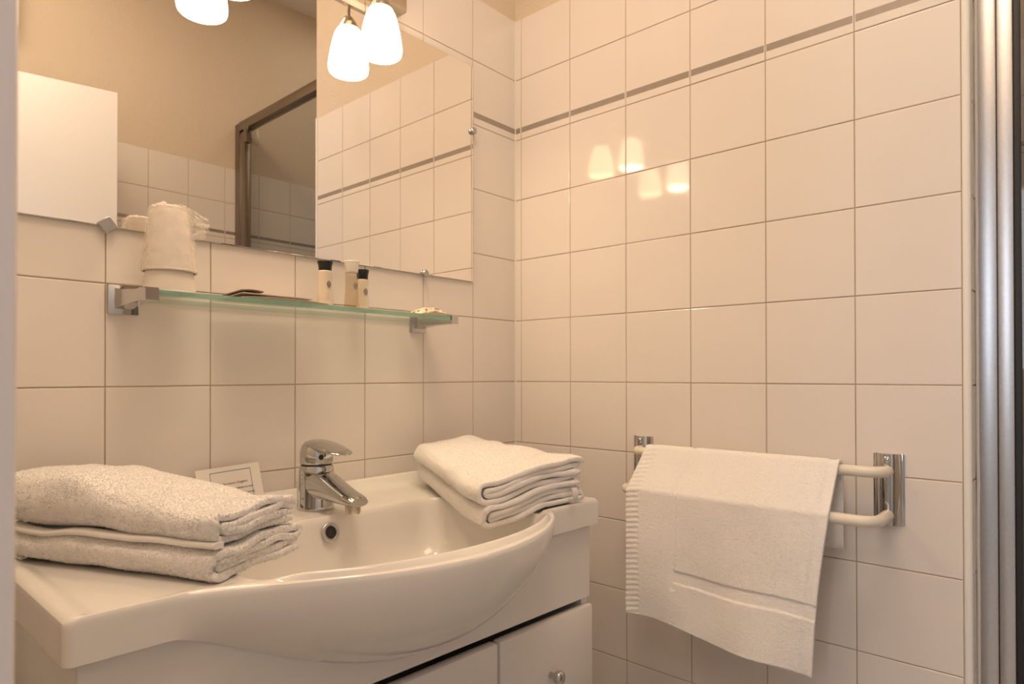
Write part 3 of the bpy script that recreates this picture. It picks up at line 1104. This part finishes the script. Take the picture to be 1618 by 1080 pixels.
def folded_towel(name, A, B, C, D, L, Wd, z0, p, t, zfn, label, group, seed, flip=False, nsec=64, tuft=42000, tl=.0018):
    """A near fold-side corner, B near other side, C far fold side, D far other side"""
    A, B, C, D = [Vector((q[0], q[1], 0)) for q in (A, B, C, D)]
    pts = fold_path(L, p, flip)
    n = len(pts)
    nrm = []
    for i in range(n):
        a, c = pts[max(i - 1, 0)], pts[min(i + 1, n - 1)]
        dx, dz = c[0] - a[0], c[1] - a[1]
        l = math.hypot(dx, dz) or 1
        nrm.append((-dz / l, dx / l))
    tt = [0, .004, .010, .02] + [.02 + .96 * k / nsec for k in range(1, nsec)] + [.98, .99, .996, 1]
    b = MB()
    prs = []
    for m, tv_ in enumerate(tt):
        e = min(tv_, 1 - tv_)
        f = .80 + .20 * math.sqrt(min(1, e / .018))
        loop = []
        for sd in (1, -1):
            for i in (range(n) if sd == 1 else range(n - 1, -1, -1)):
                ei = min(i, n - 1 - i)
                fe = f * (.45 if ei == 0 else .8 if ei == 1 else 1)
                wob = .0010 * nz(i * .06 + seed, tv_ * 6, sd * 3.1) + .0005 * nz(i * .35 + seed, tv_ * 40, sd * 3.1)
                h_ = t / 2 * fe + wob
                s = pts[i][0] + sd * nrm[i][0] * h_
                z = pts[i][1] + sd * nrm[i][1] * h_
                # uneven ply edges along the open faces
                ply = int(max(0, min(3, pts[i][1] / p)))
                ed = .0085 * nz(ply * 7.3 + seed, s * 11, 2.2) * (1 - min(1, tv_ / .12)) + .0045 * nz(ply * 3.3 + seed, s * 14, 5.2) * (1 - min(1, (1 - tv_) / .12))
                u = s / L + .022 * nz(ply * 5.1 + seed, tv_ * 3, 8.8) * smoothstep(.3, 1, s / L)
                v = tv_ + ed / Wd * 1.0
                zz_w = .0034 * nz(u * 4.5 + seed, ply * 3.7, v * 5)
                P = A * (1 - u) * (1 - v) + B * u * (1 - v) + C * (1 - u) * v + D * u * v
                zz = z0 + z
                zz += zfn(u, v, z / (4 * p)) + zz_w
                P = Vector((P.x + .003 * nz(zz * 40 + seed, v * 3, 1), P.y + .003 * nz(zz * 40 + seed, u * 3, 4), zz))
                loop.append(P)
        prs.append(loop)
    b.rings(prs, 0)
    for sec, rev in ((0, False), (len(tt) - 1, True)):
        o = sec * 2 * n
        for i in range(n - 1):
            q = (o + i, o + i + 1, o + 2 * n - 2 - i, o + 2 * n - 1 - i)
            b.f.append(q if rev else tuple(reversed(q)))
            b.m.append(0)
    ob = b.build(name, M['towel'], smooth=180, recalc=True)
    tag(ob, label, 'towel', group)
    if tuft:
        add_tufts(ob, tuft, tl, seed)
    return ob


def add_tufts(ob, count, ln, seed, keep=None, wid=.00058):
    """short terry loops standing on the cloth, one joined part"""
    rnd = random.Random(int(seed * 100) + 5)
    me = ob.data
    me.calc_loop_triangles()
    tris, acc, tot = [], [], 0
    from mathutils.bvhtree import BVHTree
    bvh = BVHTree.FromPolygons([v.co for v in me.vertices], [tuple(t_.vertices) for t_ in me.loop_triangles])
    for tr in me.loop_triangles:
        cen = sum((me.vertices[k].co for k in tr.vertices), Vector()) / 3
        if bvh.ray_cast(cen + tr.normal * .0008, tr.normal, .014)[0] is not None:
            continue
        if keep and not keep(cen, tr.normal):
            continue
        tot += tr.area
        tris.append(tr)
        acc.append(tot)
    import bisect
    b = MB()
    V = me.vertices
    for _ in range(count):
        tr = tris[bisect.bisect(acc, rnd.random() * tot) % len(tris)]
        a, c, d_ = (V[k].co for k in tr.vertices)
        r1, r2 = rnd.random(), rnd.random()
        if r1 + r2 > 1: r1, r2 = 1 - r1, 1 - r2
        p = a + (c - a) * r1 + (d_ - a) * r2
        nn = tr.normal
        dr_ = (nn + Vector((rnd.uniform(-1, 1), rnd.uniform(-1, 1), rnd.uniform(-1, 1) - .1)) * .75).normalized()
        l = ln * rnd.uniform(.6, 1.15)
        s1 = dr_.orthogonal().normalized()
        s1 = Matrix.Rotation(rnd.random() * 6.28, 3, dr_) @ s1
        s2 = dr_.cross(s1)
        base = p - nn * .0004
        q = [base + s1 * wid, base - s1 * wid * .5 + s2 * wid * .87, base - s1 * wid * .5 - s2 * wid * .87]
        mid = [x + dr_ * l * .62 for x in q]
        tip_ = base + dr_ * l
        b.add(q + mid + [tip_], [(0, 1, 4, 3), (1, 2, 5, 4), (2, 0, 3, 5), (3, 4, 6), (4, 5, 6), (5, 3, 6)])
    o = b.build('terry_pile', M['towel'], ob, 180, recalc=False)
    o['kind'] = 'stuff'
    o.location = (0, 0, 0)
    return o


GRP = None
# left pile: folded edge faces the door side, layered end faces the front
LA, LB, LC, LD = (-.9035, -.3720), (-.7720, -.3180), (-1.0320, -.0850), (-.8900, -.0300)


def z_left(u, v, h_):
    return (.010 * h_ * smoothstep(0, .8, v) * math.sin(PI * min(1, max(0, u))) ** .5
            + .0065 * nz(u * 2.2 + 1, v * 3 + 4, 0) * (.35 + h_)
            - .004 * smoothstep(.8, 1, u) * h_)


folded_towel('folded_towel', LA, LB, LC, LD, .142, .315, .8482, .0085, .0089, lambda u, v, h_: z_left(u, v, h_ * .5),
             'lower folded white towel of the pile on the left side of the washbasin', None, 1.3, flip=False)
folded_towel('folded_towel', (-.9015, -.3690), (-.7800, -.3170), (-1.0300, -.0830), (-.8950, -.0310), .133, .315, .8862, .0085, .0089, lambda u, v, h_: z_left(u, v, .5 + h_ * .5) + (.004 + .020 * h_ * (1 - .55 * max(0, min(1, u)))) * smoothstep(.1, .85, v) + .008 * h_ * math.exp(-((v - .72) / .12) ** 2 - ((u - .25) / .3) ** 2),
             'upper folded white towel of the pile on the left side of the washbasin', None, 4.7, flip=False)
# right pile: overhangs the bowl
RA, RB, RC, RD = (-.5200, -.3950), (-.3050, -.4180), (-.3650, -.0620), (-.1850, -.0950)


def z_right(u, v, h_):
    sag = -.017 * (1 - smoothstep(0, .75, u)) * (1 - smoothstep(.1, 1.0, v))
    return sag + .005 * nz(u * 2.4 + 8, v * 3 + 2, 0) * (.4 + h_) + .010 * h_ * smoothstep(.2, 1, v) * math.sin(PI * min(1, max(0, u)))


folded_towel('folded_towel', RA, RB, RC, RD, .215, .33, .8535, .0088, .0092, lambda u, v, h_: z_right(u, v, h_ * .5),
             'lower folded white towel of the pile overhanging the bowl on the right', None, 9.1, flip=True, tuft=14000, tl=.0016)
folded_towel('folded_towel', (-.5250, -.3900), (-.3000, -.4150), (-.3700, -.0600), (-.1800, -.0930), .225, .33, .8895, .0088, .0092, lambda u, v, h_: z_right(u, v, .5 + h_ * .5),
             'upper folded white towel of the pile overhanging the bowl on the right', None, 12.4, flip=False, tuft=14000, tl=.0016)

# ------------------------------------------------------------------ towel rail
rail = thing('towel_rail', (0, -.59, .88), 'double white-barred towel rail on two chrome plates screwed to the right wall', 'towel rail')
YN, YFAR = -.8183, -.3612
for yy in (YN, YFAR):
    b = MB()
    secs = []
    for z in (.8215, .8225, .9365, .9375):
        k = 1 if .822 < z < .937 else .93
        prof = []
        for i in range(21):
            s = -1 + 2 * i / 20
            prof.append((-.0002 - (.0125 * (1 - (abs(s) / .78) ** 2.2) if abs(s) < .78 else 0) - .0022 * (1 if abs(s) < .97 else .6), yy + .0225 * s * k, z))
        prof += [(-.0002, yy + .0225 * k, z), (-.0002, yy - .0225 * k, z)]
        secs.append(prof)
    b.rings(secs, 0, True, True, True)
    pl = b.build('wall_plate', M['chrome'], rail, 40)
    for zs in (.9285, .8300):
        sc_ = MB().lathe([(.0056, 0), (.0054, .0014), (.0030, .0028), (.0003, .0031)], (0, 0, 0), 16)
        sc_.map(lambda a, c, h_, zs=zs, yy=yy: (-.0146 - h_, yy + a, zs + c))
        so = sc_.build('screw', M['chrome'], None, 40)
        so.parent = pl


def bar_path(xo, z, bend):
    pts = []
    for k in range(9):
        a = PI / 2 * k / 8
        pts.append((-.006 + (-xo + bend + .006) * 1.0 * 0 + 0, 0, 0))
    pts = [(-.008, YN, z), (-(xo - bend), YN, z)]
    for k in range(1, 9):
        a = PI / 2 * k / 8
        pts.append((-(xo - bend) - bend * math.sin(a), YN + bend * (1 - math.cos(a)), z))
    for k in range(1, 12):
        pts.append((-xo, (YN + bend) + (YFAR - bend - YN - bend) * k / 12, z))
    for k in range(0, 9):
        a = PI / 2 * k / 8
        pts.append((-(xo - bend) - bend * math.cos(a), YFAR - bend + bend * math.sin(a), z))
    pts += [(-.008, YFAR, z)]
    return pts


UX, UZ, LX, LZ = .043, .9095, .088, .8375
for xo, z in ((UX, UZ), (LX, LZ)):
    MB().tube(bar_path(xo, z, .026), .0092, 18).build('bar', M['railpaint'], rail, 60)

# ------------------------------------------------------------------ bath mat hanging over both bars
BR = .0092 + .0032
path = []       # (x, z) from behind the upper bar over it, out over the lower bar, down
for k in range(12):
    path.append((-(UX - BR - .001), .775 + (UZ - .775) * k / 12))
for k in range(0, 13):
    a = PI - math.radians(128) * k / 12
    path.append((-UX - BR * math.cos(a), UZ + BR * math.sin(a)))
p1 = path[-1]
p2 = (-LX - BR * .86, LZ + BR * .50)
for k in range(1, 36):
    t = k / 36
    path.append((p1[0] + (p2[0] - p1[0]) * t, p1[1] + (p2[1] - p1[1]) * t - .0015 * math.sin(PI * t)))
for k in range(7):
    a = math.radians(30 - 30 * k / 6)
    path.append((-LX - BR * math.cos(a), LZ + BR * math.sin(a)))
zend = .609
NF = 150
for k in range(1, NF + 1):
    t = k / NF
    path.append((-LX - BR - .0200 * t, LZ + (zend - LZ) * t))
# arc length
al = [0]
for i in range(1, len(path)):
    al.append(al[-1] + math.hypot(path[i][0] - path[i - 1][0], path[i][1] - path[i - 1][1]))
itop = 18
ilow = len(path) - NF - 1
NU = 110
grid_f, grid_b = [], []


def band(x, a, b_, s=.004):
    return smoothstep(a - s, a, x) * (1 - smoothstep(b_, b_ + s, x))


front_len = al[-1] - al[ilow]
def mat_pt(i, u, side):
    x, z = path[i]
    i0, i1 = max(i - 1, 0), min(i + 1, len(path) - 1)
    tx, tz = path[i1][0] - path[i0][0], path[i1][1] - path[i0][1]
    l = math.hypot(tx, tz) or 1
    nx, nzv = tz / l, -tx / l            # outward (towards the room)
    if i <= itop and nx > 0 and False:
        nx = -nx
    f = max(0, (al[i] - al[ilow]) / front_len)          # 0 at the lower bar, 1 at the hem
    g = max(0, min(1, (al[i] - al[itop]) / (al[ilow] - al[itop])))   # 0 top bar, 1 lower bar
    yl = -.3985 + .0170 * g - .015 * f
    yr = -.7560 + .0030 * g + .0205 * f + .003 * math.sin(f * PI)
    y = yl + (yr - yl) * u
    z2 = z - f * .0265 * u + f * .004 * math.sin(u * 9)
    drape = f * (.010 * math.sin(u * 7.5 + f * 1.6 + .6) + .004 * math.sin(u * 15 - f * 3)) + .0015 * nz(u * 6, al[i] * 18, 3)
    # woven border: flat band on four sides, a little below the pile
    e = .0030
    vv = (al[i] - al[itop]) / (al[-1] - al[itop])        # 0 top bar .. 1 hem
    inset = 0
    vb0, vb1 = .795 - .02 * u, .85 - .02 * u
    inset += band(vv, vb0 - .075, vb1 - .075, .008) * (1 if u > .278 else 0) * .9
    inset += .6 * band(u, .272, .286, .007) * (1 if vv > .0 else 1) * (1 - smoothstep(.80, .82, vv))
    inset += .55 * band(u, .955, .985, .006)
    th = .0046 - .0030 * min(1, inset)
    # ribbed side hem
    if u < .075:
        th *= .70 + .30 * (.5 + .5 * math.sin(al[i] * 2 * PI / .0098 + u * 40))
    if vv > .985 or u > .992 or u < .006:
        th *= 1.0
    th += .0004 * nz(u * 90, al[i] * 260, 7)
    off = th if side > 0 else -.0016
    return (x + nx * off - abs(drape) * 0 - drape * .8 - (0.0), y, z2 + nzv * off)


us = [0] + [.004, .010] + [.010 + .98 * k / NU for k in range(1, NU)] + [.99, .996, 1]
b = MB()
R = range(0, len(path))
gf = [[mat_pt(i, u, 1) for u in us] for i in R]
gb = [[mat_pt(i, u, -1) for u in us] for i in R]
sec = []
for a, c in zip(gf, gb):
    sec.append(a + list(reversed(c)))
b.rings(sec, 0, True, True, True)
matob = b.build('bath_mat', M['towel'], smooth=180)
add_tufts(matob, 26000, .0014, 3.3, lambda c, n_: n_.x < .2)
tag(matob, 'white terry bath mat with woven border draped over the wall rail', 'bath mat')

# woven hem showing between the two towels of the left pile
ups = [o for o in COL.objects if o.name.startswith('folded_towel')]


def quad(A, B, C, D, u, v):
    return tuple(A[i] * (1 - u) * (1 - v) + B[i] * u * (1 - v) + C[i] * (1 - u) * v + D[i] * u * v for i in (0, 1))


hem = []
for i in range(60):
    v = -.012 + 1.0 * i / 59
    zc = .8862 + z_left(0, v, .5) + .0020 * nz(0, v * 6, 5)
    row = []
    for du, dz in ((.06, .0022), (-.030, .0022), (-.042, .0008), (-.044, -.0012), (-.040, -.0030), (-.028, -.0040), (.06, -.0040)):
        x, y = quad((-.9015, -.3690), (-.7800, -.3170), (-1.0300, -.0830), (-.8950, -.0310), du + (.05 * smoothstep(.9, 1, i / 59)), v)
        row.append((x, y, zc + dz + .001))
    hem.append(row)
o = MB().rings(hem, 0, True, True, True).build('woven_hem', M['weave'], ups[1], 50)
o.location = (0, 0, 0)
# hanging loop of the lower towel of the right pile
lp = []
for z_, out in ((.8785, .000), (.8795, .004), (.8760, .0068), (.8690, .0078), (.8620, .0072), (.8565, .0045), (.8550, .0)):
    c = Vector((-.3385, -.4235, z_)) + Vector((-.12, -.99, 0)) * out
    t_ = Vector((.99, -.12, 0))
    nrm_ = Vector((-.12, -.99, 0))
    lp.append([c - t_ * .0062, c + t_ * .0062, c + t_ * .0062 - nrm_ * .0016, c - t_ * .0062 - nrm_ * .0016])
o = MB().rings(lp, 0, True, True, True).build('hanging_loop', M['loop'], ups[2], 40)
o.location = (0, 0, 0)
# white sealant line along the shower profile
MB().tube([(FX0 - .0005, RW - .0036 + .0008 * nz(0, 0, k * .9), .06 + 2.08 * k / 40) for k in range(41)], .0026, 8).build('sealant', M['box'], sh, 60)
